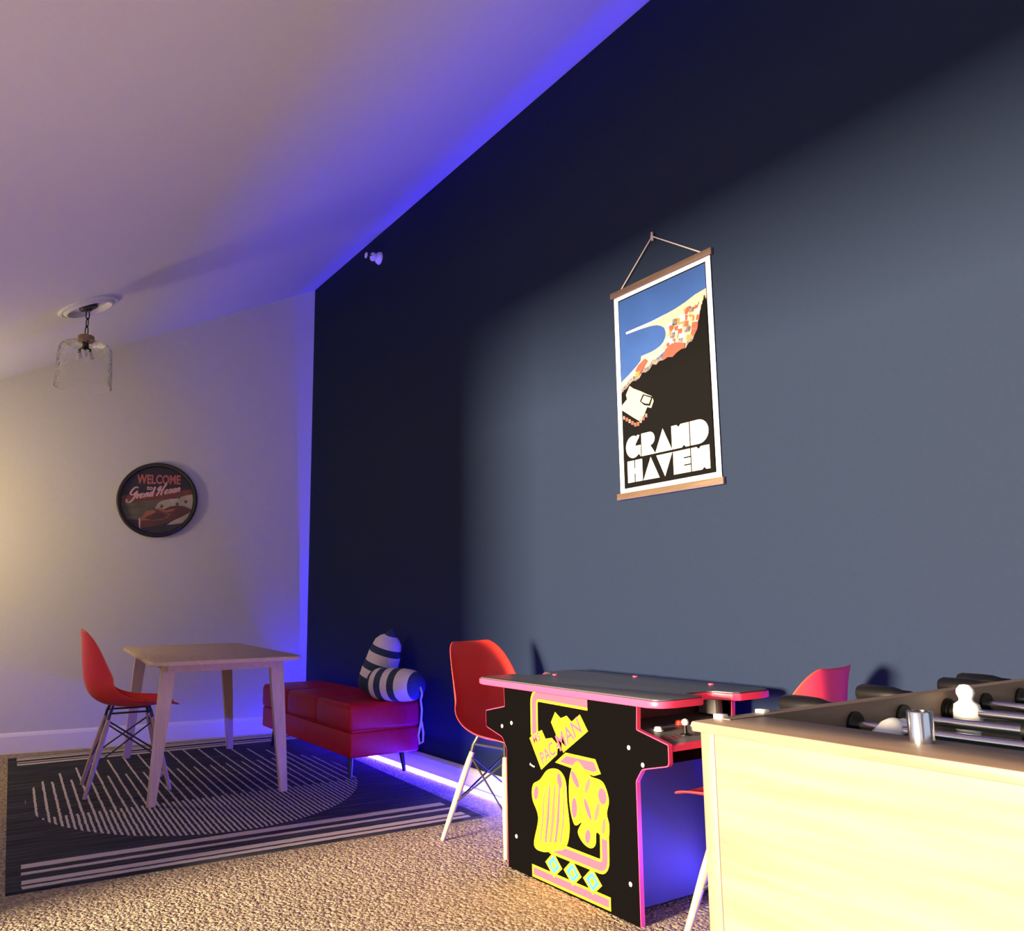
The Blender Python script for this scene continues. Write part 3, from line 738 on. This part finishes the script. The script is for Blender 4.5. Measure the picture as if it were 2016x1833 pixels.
for (u, v, sz, mi) in [(0.615, 0.735, 0.04, 4), (0.68, 0.752, 0.05, 4), (0.74, 0.765, 0.035, 5), (0.80, 0.785, 0.05, 4), (0.855, 0.80, 0.04, 3), (0.66, 0.715, 0.035, 3), (0.73, 0.73, 0.05, 4), (0.80, 0.745, 0.05, 3), (0.845, 0.76, 0.04, 2), (0.87, 0.735, 0.04, 3), (0.76, 0.70, 0.05, 5), (0.83, 0.705, 0.05, 3), (0.82, 0.675, 0.05, 3), (0.77, 0.66, 0.04, 4), (0.64, 0.69, 0.05, 3), (0.70, 0.683, 0.045, 7), (0.69, 0.66, 0.035, 5), (0.89, 0.772, 0.03, 2)]:
    pl_(mi, [(u-sz*0.7, v-sz*0.22), (u+sz*0.5, v-sz*0.34), (u+sz*0.75, v+sz*0.22), (u-sz*0.4, v+sz*0.36)])
for k in range(70):
    t = rnd.random(); u = 0.56 + 0.36*t; v = 0.70 + 0.12*t + (rnd.random()-0.5)*0.10*(1.05-0.6*t) - 0.012
    sz = 0.012 + 0.016*rnd.random(); q = rnd.random()*0.6
    pl_(rnd.choice((2, 3, 4, 5, 7, 2, 3)), [(u-sz, v-sz*0.5), (u+sz*0.8, v-sz*(0.5+q*0.5)), (u+sz, v+sz*0.5), (u-sz*0.7, v+sz*(0.4+q*0.4))])
pl_(3, [(0.505, 0.606), (0.54, 0.642), (0.605, 0.660), (0.660, 0.655), (0.735, 0.640), (0.72, 0.606), (0.63, 0.586), (0.548, 0.588)])
pl_(3, [(0.217, 0.588), (0.25, 0.612), (0.324, 0.633), (0.356, 0.618), (0.31, 0.590), (0.264, 0.566)])
pl_(4, [(0.21, 0.575), (0.264, 0.583), (0.262, 0.560), (0.222, 0.556)])
pl_(0, ridge + [(0.950, 0.029), (0.053, 0.026)])
pl_(2, [(0.150, 0.524), (0.19, 0.505), (0.27, 0.480), (0.33, 0.458), (0.385, 0.440), (0.40, 0.415), (0.372, 0.385), (0.33, 0.395), (0.262, 0.330), (0.180, 0.362), (0.053, 0.415), (0.06, 0.44), (0.115, 0.462), (0.105, 0.485)])
pl_(0, [(0.255, 0.432), (0.290, 0.463), (0.395, 0.436), (0.360, 0.396), (0.30, 0.408)])
pl_(2, [(0.270, 0.430), (0.300, 0.455), (0.375, 0.434), (0.350, 0.408), (0.305, 0.416)])
for k in range(9):
    u = 0.075 + 0.03*k; v = 0.385 - 0.012*k if k < 5 else 0.337 + 0.010*(k-5)
    pl_(3 if k % 2 else 5, [(u-0.014, v-0.018), (u+0.012, v-0.022), (u+0.014, v-0.004), (u-0.010, v)])
# fat geometric lettering: GRAND / HAVEN
def cell(poly, u0, u1, v0, v1, sh0=0.0, sh1=0.0): return [(u0 + (u1-u0)*a, v0 + (v1-v0)*b) for a, b in poly]
def ink(poly): pl_(0, poly)
def letter(chr_, u0, u1, v0, v1):
    c = lambda p: cell(p, u0, u1, v0, v1)
    sl = 0.045
    if chr_ == 'G':
        arc = [(0.5 + 0.5*math.cos(a), 0.5 + 0.5*math.sin(a)) for a in [math.radians(x) for x in range(60, 331, 15)]]
        pl_(6, c(arc[:-1] + [(1, 0.0), (1, 0.52), (0.62, 0.52), (0.86, 0.80), (0.95, 0.97), (0.8, 1.0)]))
        ink(c([(0.62, 0.60), (1.05, 0.60), (1.05, 0.80), (0.82, 0.80), (0.72, 0.66)]))
    elif chr_ == 'R':
        bowl = [(0.62 + 0.38*math.cos(a), 0.70 + 0.30*math.sin(a)) for a in [math.radians(x) for x in range(90, -91, -20)]]
        pl_(6, c([(0, 0), (0, 1)] + bowl + [(0.66, 0.40), (1.02, 0.0)]))
    elif chr_ == 'A': pl_(6, c([(0, 0), (0.5, 1), (1, 0)]))
    elif chr_ == 'V': pl_(6, c([(0, 1), (1, 1), (0.5, 0)]))
    elif chr_ == 'N':
        pl_(6, c([(0, 0), (0, 1), (0.30, 1), (0.42, 0.90), (0.54, 1), (1, 1), (1, 0), (0.78, 0), (0.68, 0.10), (0.56, 0)]))
    elif chr_ == 'D':
        bowl = [(0.45 + 0.55*math.cos(a), 0.5 + 0.5*math.sin(a)) for a in [math.radians(x) for x in range(90, -91, -15)]]
        pl_(6, c([(0, 0), (0, 1)] + bowl))
    elif chr_ == 'H':
        pl_(6, c([(0, 0), (0, 1), (1, 1), (1, 0)]))
        ink(c([(0.46, 0.62), (0.46, 1.02), (0.53, 1.02), (0.53, 0.62)])); ink(c([(0.46, -0.02), (0.46, 0.38), (0.53, 0.38), (0.53, -0.02)]))
    elif chr_ == 'E':
        pl_(6, c([(0, 0), (0, 1), (1, 1), (1, 0)]))
        ink(c([(0.62, 0.62), (1.02, 0.62), (1.02, 0.68), (0.62, 0.68)])); ink(c([(0.62, 0.30), (1.02, 0.30), (1.02, 0.36), (0.62, 0.36)]))
for chs, us, v0, v1 in (('GRAND', [(0.085, 0.245), (0.255, 0.395), (0.395, 0.565), (0.565, 0.735), (0.745, 0.912)], 0.166, 0.274),
                        ('HAVEN', [(0.095, 0.255), (0.262, 0.430), (0.405, 0.565), (0.572, 0.735), (0.745, 0.912)], 0.050, 0.154)):
    for c_, (a_, b_) in zip(chs, us): letter(c_, a_, b_, v0, v1)
G.build('printed_art', PM, ps, smooth=0)

# ------------------------------------------------------------------ round welcome sign on the far wall
su = 1.128/math.cos(TH)
sg = bpy.data.objects.new('round_sign', None); C.objects.link(sg); sg.empty_display_size = 0.1
sg.location = (-su*math.cos(TH), su*math.sin(TH), 1.780)
sg.rotation_euler = (0, 0, -TH)
tag(sg, 'round black framed WELCOME sign with a painted speedboat on the pale wall', 'sign')
# local: x along the wall to the right, -y towards the room
SR = 0.283
def RX(k): return Matrix.Rotation(PI/2, 4, 'X')
MB().lathe([(SR-0.030, 0.004), (SR-0.030, 0.030), (SR-0.026, 0.040), (SR-0.010, 0.044), (SR, 0.036), (SR, 0.0)], 64, RX(0), cap=False).build('frame', M['sign_frame'], sg)
MB().lathe([(0, 0.010), (SR-0.02, 0.010)], 64, RX(0), cap=False).build('backing', M['sign_dark'], sg)
S = MB(); SM = [M['sign_dark'], M['sign_red'], M['sign_olive'], M['sign_grey'], M['sign_hull'], M['sign_deck'], M['sign_cream'], M['sign_coral'], M['sign_pink']]
sh_ = [0.0105]
K = SR/805.0
def SP(u, v, h): return Vector((u, -h, v))
RI = SR-0.031
def sl_(mi, pts):
    out = []
    for (x, y) in pts:
        u, v = (x-910)*K, -(y-915)*K; q = math.hypot(u, v)
        if q > RI: u, v = u*RI/q, v*RI/q
        out.append((u, v))
    S.mi = mi; sh_[0] += 0.0001; S.flat(out, SP, sh_[0])
def chord(y0, y1, y2, y3): # band across the disc between left/right heights, clipped to the rim
    pts = []
    for k in range(17): t = k/16; pts.append((100+1620*t, y0+(y1-y0)*t))
    for k in range(17): t = 1-k/16; pts.append((100+1620*t, y2+(y3-y2)*t))
    return pts
def band_clip(mi, ya, yb, yc, yd):
    # polygon of the disc between two slanted lines
    def xs(y0, y1):
        out = []
        for k in range(41):
            x = 105 + 1610*k/40; y = y0 + (y1-y0)*k/40
            if math.hypot((x-910)*K, (y-915)*K) <= RI: out.append((x, y))
        return out
    tp_, bt_ = xs(ya, yb), xs(yc, yd)
    if not tp_ or not bt_: return
    # follow the rim on both ends
    def rimpts(p, q):
        a0 = math.atan2(p[1]-915, p[0]-910); a1 = math.atan2(q[1]-915, q[0]-910)
        da = (a1-a0+PI) % (2*PI) - PI
        return [(910 + RI/K*math.cos(a0+da*k/8), 915 + RI/K*math.sin(a0+da*k/8)) for k in range(9)]
    sl_(mi, tp_ + rimpts(tp_[-1], bt_[-1]) + bt_[::-1] + rimpts(bt_[0], tp_[0]))
band_clip(1, 850, 640, 1010, 800)
band_clip(2, 1010, 800, 1320, 1420)
band_clip(3, 1250, 1380, 1700, 1660)
sl_(6, [(870, 1090), (920, 980), (1000, 920), (1080, 900), (1160, 880), (1260, 870), (1380, 830), (1480, 790), (1640, 760), (1700, 900), (1690, 1100), (1600, 1090), (1450, 1030), (1300, 1020), (1180, 1040), (1100, 1100), (1000, 1130)])
sl_(6, [(1120, 1440), (1260, 1340), (1420, 1260), (1600, 1170), (1680, 1180), (1560, 1330), (1420, 1400), (1250, 1430)])
sl_(4, [(590, 1370), (760, 1370), (960, 1360), (1200, 1280), (1560, 1090), (1575, 1150), (1400, 1260), (1200, 1370), (1000, 1440), (620, 1520)])
sl_(4, [(860, 1140), (1010, 1120), (1180, 1040), (1320, 1020), (1460, 1035), (1560, 1090), (1540, 1180), (1200, 1300), (1040, 1200)])
sl_(5, [(600, 1370), (610, 1300), (700, 1150), (830, 1130), (900, 1170), (1100, 1190), (1190, 1210), (1050, 1310), (760, 1350)])
sl_(4, [(660, 1310), (900, 1170), (1160, 1215), (1060, 1300), (800, 1345)])
sl_(8, [(560, 1320), (590, 1300), (600, 1500), (620, 1540), (570, 1500)])
sl_(5, [(870, 1100), (960, 1090), (1100, 1130), (1180, 1100), (1280, 1090), (1240, 1140), (1100, 1175), (960, 1150)])
for x, y in ((1000, 1045), (1310, 990), (1480, 930), (1335, 830)): sl_(2, ellipse(x, y, 32, 40, 12))
def stext(body, x, y, size, mi, rot=0.0, shear=0.0, bold=0.0, sx=1.0):
    S.mi = mi; sh_[0] += 0.0001
    text_polys(S, body, SP, (x-910)*K, -(y-915)*K, size*K, sh_[0], rot, shear, bold*K, sx)
stext('WELCOME', 925, 555, 270, 7, 0.02, 0.0, 9, 0.66)
stext('to', 740, 695, 135, 8, 0.0, 0.2, 4)
# brush script lettering: one stroke per letter
def stroke(paths, x0, y0, sc, wid, mi):
    for pth in paths:
        pts = [((x0 + (a + 0.25*b)*sc - 910)*K, -(y0 - b*sc - a*sc*0.21 - 915)*K) for a, b in pth]
        # smooth with Catmull-Rom
        sm = []
        for i in range(len(pts)-1):
            p0, p1, p2, p3 = pts[max(i-1, 0)], pts[i], pts[i+1], pts[min(i+2, len(pts)-1)]
            for k in range(5):
                t = k/5
                sm.append(tuple(0.5*((2*p1[j]) + (-p0[j]+p2[j])*t + (2*p0[j]-5*p1[j]+4*p2[j]-p3[j])*t*t + (-p0[j]+3*p1[j]-3*p2[j]+p3[j])*t**3) for j in (0, 1)))
        sm.append(pts[-1])
        S.mi = mi; sh_[0] += 0.00003
        Lf, Rt = [], []
        for i, p in enumerate(sm):
            a, c = Vector(sm[max(i-1, 0)]), Vector(sm[min(i+1, len(sm)-1)]); t = (c-a)
            if t.length < 1e-9: t = Vector((1, 0))
            t.normalize(); n = Vector((-t.y, t.x)); p = Vector(p); ww = wid*K*(0.55 + 0.45*abs(t.y))
            Lf.append(p+n*ww/2); Rt.append(p-n*ww/2)
        vl = [S.bm.verts.new(SP(q.x, q.y, sh_[0])) for q in Lf]; vr = [S.bm.verts.new(SP(q.x, q.y, sh_[0])) for q in Rt]
        for i in range(len(vl)-1):
            fc = S.bm.faces.new((vl[i], vl[i+1], vr[i+1], vr[i])); fc.material_index = mi
g_ = {'G': [[(1.15, 1.55), (0.75, 1.75), (0.35, 1.35), (0.30, 0.85), (0.70, 0.65), (1.05, 1.0)], [(1.15, 1.15), (1.0, 0.2), (0.6, -0.35), (0.1, -0.25), (0.0, 0.15)]],
      'r': [[(0, 0.6), (0.1, 0.6), (0.12, 0)], [(0.12, 0.35), (0.3, 0.6), (0.42, 0.55)]],
      'a': [[(0.45, 0.55), (0.2, 0.62), (0.02, 0.3), (0.15, 0.02), (0.40, 0.25), (0.47, 0.58), (0.45, 0.1), (0.6, 0.05)]],
      'n': [[(0, 0.6), (0.05, 0)], [(0.06, 0.35), (0.25, 0.62), (0.40, 0.5), (0.40, 0.1), (0.55, 0.05)]],
      'd': [[(0.45, 0.5), (0.2, 0.62), (0.02, 0.3), (0.18, 0.02), (0.42, 0.3), (0.50, 1.35)], [(0.50, 1.35), (0.46, 0.1), (0.6, 0.02)]],
      'H': [[(0.0, 0.75), (0.1, 1.05), (0.35, 1.25), (0.30, 0.6), (0.10, -0.05)], [(1.05, 1.55), (0.80, 0.9), (0.72, 0.05), (0.9, 0.0)], [(0.28, 0.62), (0.5, 0.75), (0.8, 0.68)]],
      'v': [[(0, 0.55), (0.12, 0.6), (0.18, 0.02), (0.42, 0.35), (0.42, 0.62)]],
      'e': [[(0.05, 0.25), (0.3, 0.38), (0.3, 0.6), (0.1, 0.5), (0.05, 0.2), (0.2, 0.0), (0.45, 0.12)]]}
xx = 0.0
for ch_, adv in (('G', 1.30), ('r', 0.50), ('a', 0.66), ('n', 0.62), ('d', 1.00), ('H', 1.20), ('a', 0.62), ('v', 0.50), ('e', 0.52), ('n', 0.6)):
    stroke([[(a*0.92 + xx, b) for a, b in p_] for p_ in g_[ch_]], 300, 935, 152, 40, 8); xx += adv*0.92
S.build('printed_art', SM, sg, smooth=0)

# ------------------------------------------------------------------ pendant lamp on the sloped ceiling
px, py = -1.820, -1.10
pz = ceil_z(px)
pd = thing('pendant_lamp', 'small pendant lamp with seeded glass drum shade hanging from the sloped ceiling', 'lamp', (px, py, pz))
TL = Matrix.Rotation(-math.atan(CK), 4, 'Y') @ Matrix.Rotation(PI, 4, 'X')
MB().lathe([(0.112, -0.002), (0.118, 0.016), (0.130, 0.026), (0.142, 0.022), (0.150, 0.010), (0.158, 0.016), (0.170, 0.014), (0.176, -0.002)], 56, TL, cap=False).build('ceiling_medallion', M['ceil'], pd)
MB().lathe([(0.055, -0.004), (0.055, 0.010), (0.050, 0.018), (0.012, 0.022), (0.010, 0.032), (0, 0.033)], 32, TL).build('canopy', M['bronze'], pd)
def link_(z, rot, hgt):
    pts = []
    for k in range(20):
        a = 2*PI*k/20; s_ = 0.011*math.cos(a); c_ = hgt/2*math.sin(a)
        pts.append((s_*math.cos(rot), s_*math.sin(rot), z + c_))
    return MB().tube(pts, 0.0032, 8, closed=True).build('chain_link', M['bronze'], pd)
link_(-0.055, 0.5, 0.060); link_(-0.105, 2.0, 0.060); link_(-0.160, 0.7, 0.070)
MB().lathe([(0, -0.185), (0.040, -0.187), (0.046, -0.193), (0.046, -0.222), (0.042, -0.228), (0, -0.228)], 32).build('cap', M['cap_wood'], pd)
MB().lathe([(0, -0.228), (0.018, -0.228), (0.018, -0.262), (0.014, -0.272), (0, -0.272)], 20).build('socket', M['bronze'], pd)
for k in range(3):
    a = 2*PI*k/3 + 0.4
    MB().tube([(0.010*math.cos(a), 0.010*math.sin(a), -0.258), (0.034*math.cos(a), 0.034*math.sin(a), -0.268), (0.036*math.cos(a), 0.036*math.sin(a), -0.295)], 0.008, 8).build('socket_arm', M['bronze'], pd)
    MB().lathe([(0, -0.332), (0.010, -0.328), (0.014, -0.316), (0.010, -0.302), (0.008, -0.292), (0, -0.292)], 14, Matrix.Translation((0.036*math.cos(a), 0.036*math.sin(a), 0))).build('bulb', M['bulb'], pd)
gp = [(0.046, -0.222), (0.075, -0.228), (0.115, -0.238), (0.136, -0.252), (0.147, -0.275), (0.151, -0.33), (0.154, -0.42), (0.156, -0.505)]
gs = gp + [(a-0.003, b+0.001) for a, b in reversed(gp[1:])] + [(0.046, -0.226)]
MB().lathe(gs, 48, cap=False).build('glass_shade', M['seeded'], pd, smooth=60)

# ------------------------------------------------------------------ sidewall sprinkler near the ceiling
sk = thing('fire_sprinkler', 'small white fire sprinkler head high on the navy wall', 'sprinkler', (0.0, -1.305, 3.425))
QX = Matrix.Rotation(-PI/2, 4, 'Y')
MB().lathe([(0.046, 0.0), (0.046, 0.006), (0.038, 0.022), (0.026, 0.030), (0.022, 0.034), (0.022, 0.040)], 28, QX).build('escutcheon', M['sprinkler'], sk)
MB().lathe([(0.020, 0.040), (0.030, 0.044), (0.032, 0.054), (0.028, 0.066), (0.012, 0.070), (0.010, 0.074)], 24, QX).build('head', M['sprinkler'], sk)
for s in (-1, 1):
    MB().tube([(-0.070, s*0.012, 0), (-0.085, s*0.016, 0), (-0.100, s*0.006, 0)], 0.0035, 8).build('frame_arm', M['bronze'], sk)
MB().lathe([(0, 0.098), (0.008, 0.099), (0.020, 0.103), (0.022, 0.108), (0.010, 0.114), (0, 0.116)], 20, QX).build('deflector', M['sprinkler'], sk)
